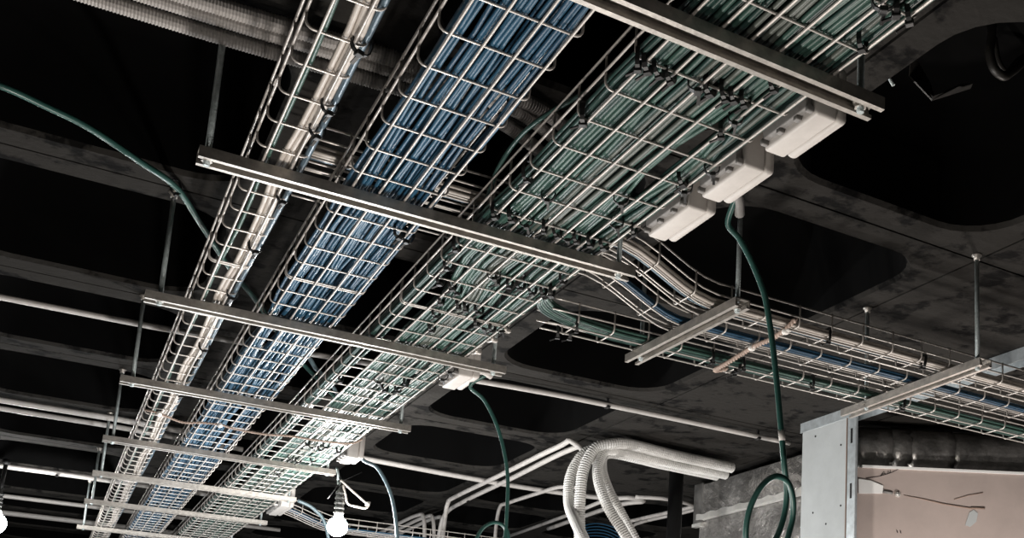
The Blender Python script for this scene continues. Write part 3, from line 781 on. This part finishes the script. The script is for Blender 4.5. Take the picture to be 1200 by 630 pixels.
def wbox(m, s0, s1, z0, z1, d0, d1, mat_=0):
    m.obox(wp((s0+s1)/2, (z0+z1)/2, (d0+d1)/2), E_*((s1-s0)/2), Nn*((d1-d0)/2), Vector((0, 0, (z1-z0)/2)), mat_)
b = MB(); wbox(b, -.02, 2.4, -1.55, 1.022, -.02, .0); b.build('board', M['pink'], pw, shade=False)
b = MB(); wbox(b, .02, 2.4, 1.022, 1.032, -.026, .03); b.build('lit_top_edge', M['white'], pw, shade=False)  # board's ledge in white: the light it catches is put into colour
def wpx(x, y, d=-.0215):
    r = ray(x, y); k = (O_+Nn*d).dot(Nn)/r.dot(Nn); return r*k
b = MB()
tear = [(1059, 580), (1080, 584), (1105, 590), (1135, 595), (1150, 595.5)]
b.tube([wpx(*p) for p in tear], [.001, .002, .0028, .0032, .0035], 6); b.tube([wpx(1138, 595), wpx(1154, 595.3)], .0045, 6)
b.tube([wpx(1118, 585), wpx(1135, 580), wpx(1152, 577)], .0018, 6)
b.build('tear', M['paper'], pw)
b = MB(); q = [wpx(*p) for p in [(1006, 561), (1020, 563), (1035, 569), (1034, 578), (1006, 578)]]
b.prism(q, (0, 0, 0), Nn*-.004); b.build('white_patch', M['white'], pw, shade=False)  # flat bright white patch on the board
b = MB(); q = [wpx(*p) for p in [(1136, 600), (1141, 597), (1146, 601), (1144, 611), (1137, 617), (1131, 615)]]
b.prism(q, (0, 0, 0), Nn*-.001); b.build('filler_spot', M['board'], pw, shade=False)
b = MB(); b.tube([wpx(1035, 575.5), wpx(1046, 577.5)], .006, 8); b.build('cable_stub', M['glandgrey'], pw)
b = MB(); b.lathe([(.003, -.012), (.010, -.006), (.012, .003), (.006, .012)], wpx(1052, 579), 8, 'x'); b.build('foil_lump', M['foiltape'], pw, shade=False)
b = MB()
for l in ([(1032, 557), (1036, 552), (1038, 556)], [(1033.5, 555.5), (1037.5, 554.5)], [(1040, 555.5), (1040.5, 551.5), (1043, 554.5), (1043.5, 550.5)], [(1015, 560), (1030, 558), (1046, 553), (1053, 549)]):
    b.tube([wpx(*p) for p in l], .0011, 5)
for (x, y) in [(1051, 621), (1055, 621.5)]: b.tube([wpx(x, y), wpx(x+.8, y+3)], .002, 5)
b.build('pencil_mark', M['screw'], pw)
# black post
b = MB(); b.tube([(2.59, 4.47, -1.55), (2.59, 4.47, ZC)], .036, 20); b.lathe([(.07, ZC-.012), (.07, ZC)], (2.59, 4.47, 0), 20)
tag(b.build('steel_post', M['blacksteel'], loc=(2.59, 4.47, -1.55)), 'round black steel post beside the foil duct', 'post')
# scraps at the dark upper right
def film(label, px, Y, th=.004):
    b = MB(); c = [at_y(x, y, Y+random.uniform(-.04, .04)) for x, y in px]; b.prism(c, (0, 0, 0), (.001, th, 0))
    return tag(b.build('plastic_film', M['film'], loc=c[0], shade=False), label, 'plastic sheet')
film('dusty torn plastic film hanging in the dark at the upper right', [(1068, 58), (1066, 88), (1072, 95), (1093, 117), (1110, 108), (1124, 101), (1138, 103), (1140, 98), (1126, 98), (1112, 104), (1095, 112), (1090, 96), (1074, 92)], 1.55)
P = smooth([at_y(x, y, 1.5) for x, y in [(1160, -10), (1162, 40), (1160, 62), (1165, 80), (1176, 89), (1184, 85), (1195, 76), (1215, 55)]], 6)
lay('loose_cable', M['film'], P, .010, 'dusty dark cable loop hanging in the upper right corner', None)
P = smooth([at_y(x, y, 1.55) for x, y in [(1165, 45), (1170, 72), (1180, 84), (1192, 72), (1210, 60)]], 6)
lay('loose_cable', M['film'], P, .007, 'thinner dark cable loop inside the loop in the upper right corner', None)
b = MB(); b.tube([at_y(1016, 52, 1.5), at_y(1038, 84, 1.48), at_y(1047, 100, 1.47)], .0035, 6)
tag(b.build('wire_end', M['rod'], loc=at_y(1038, 84, 1.48)), 'short dim wire end poking out right of the nearest hanger', 'wire')
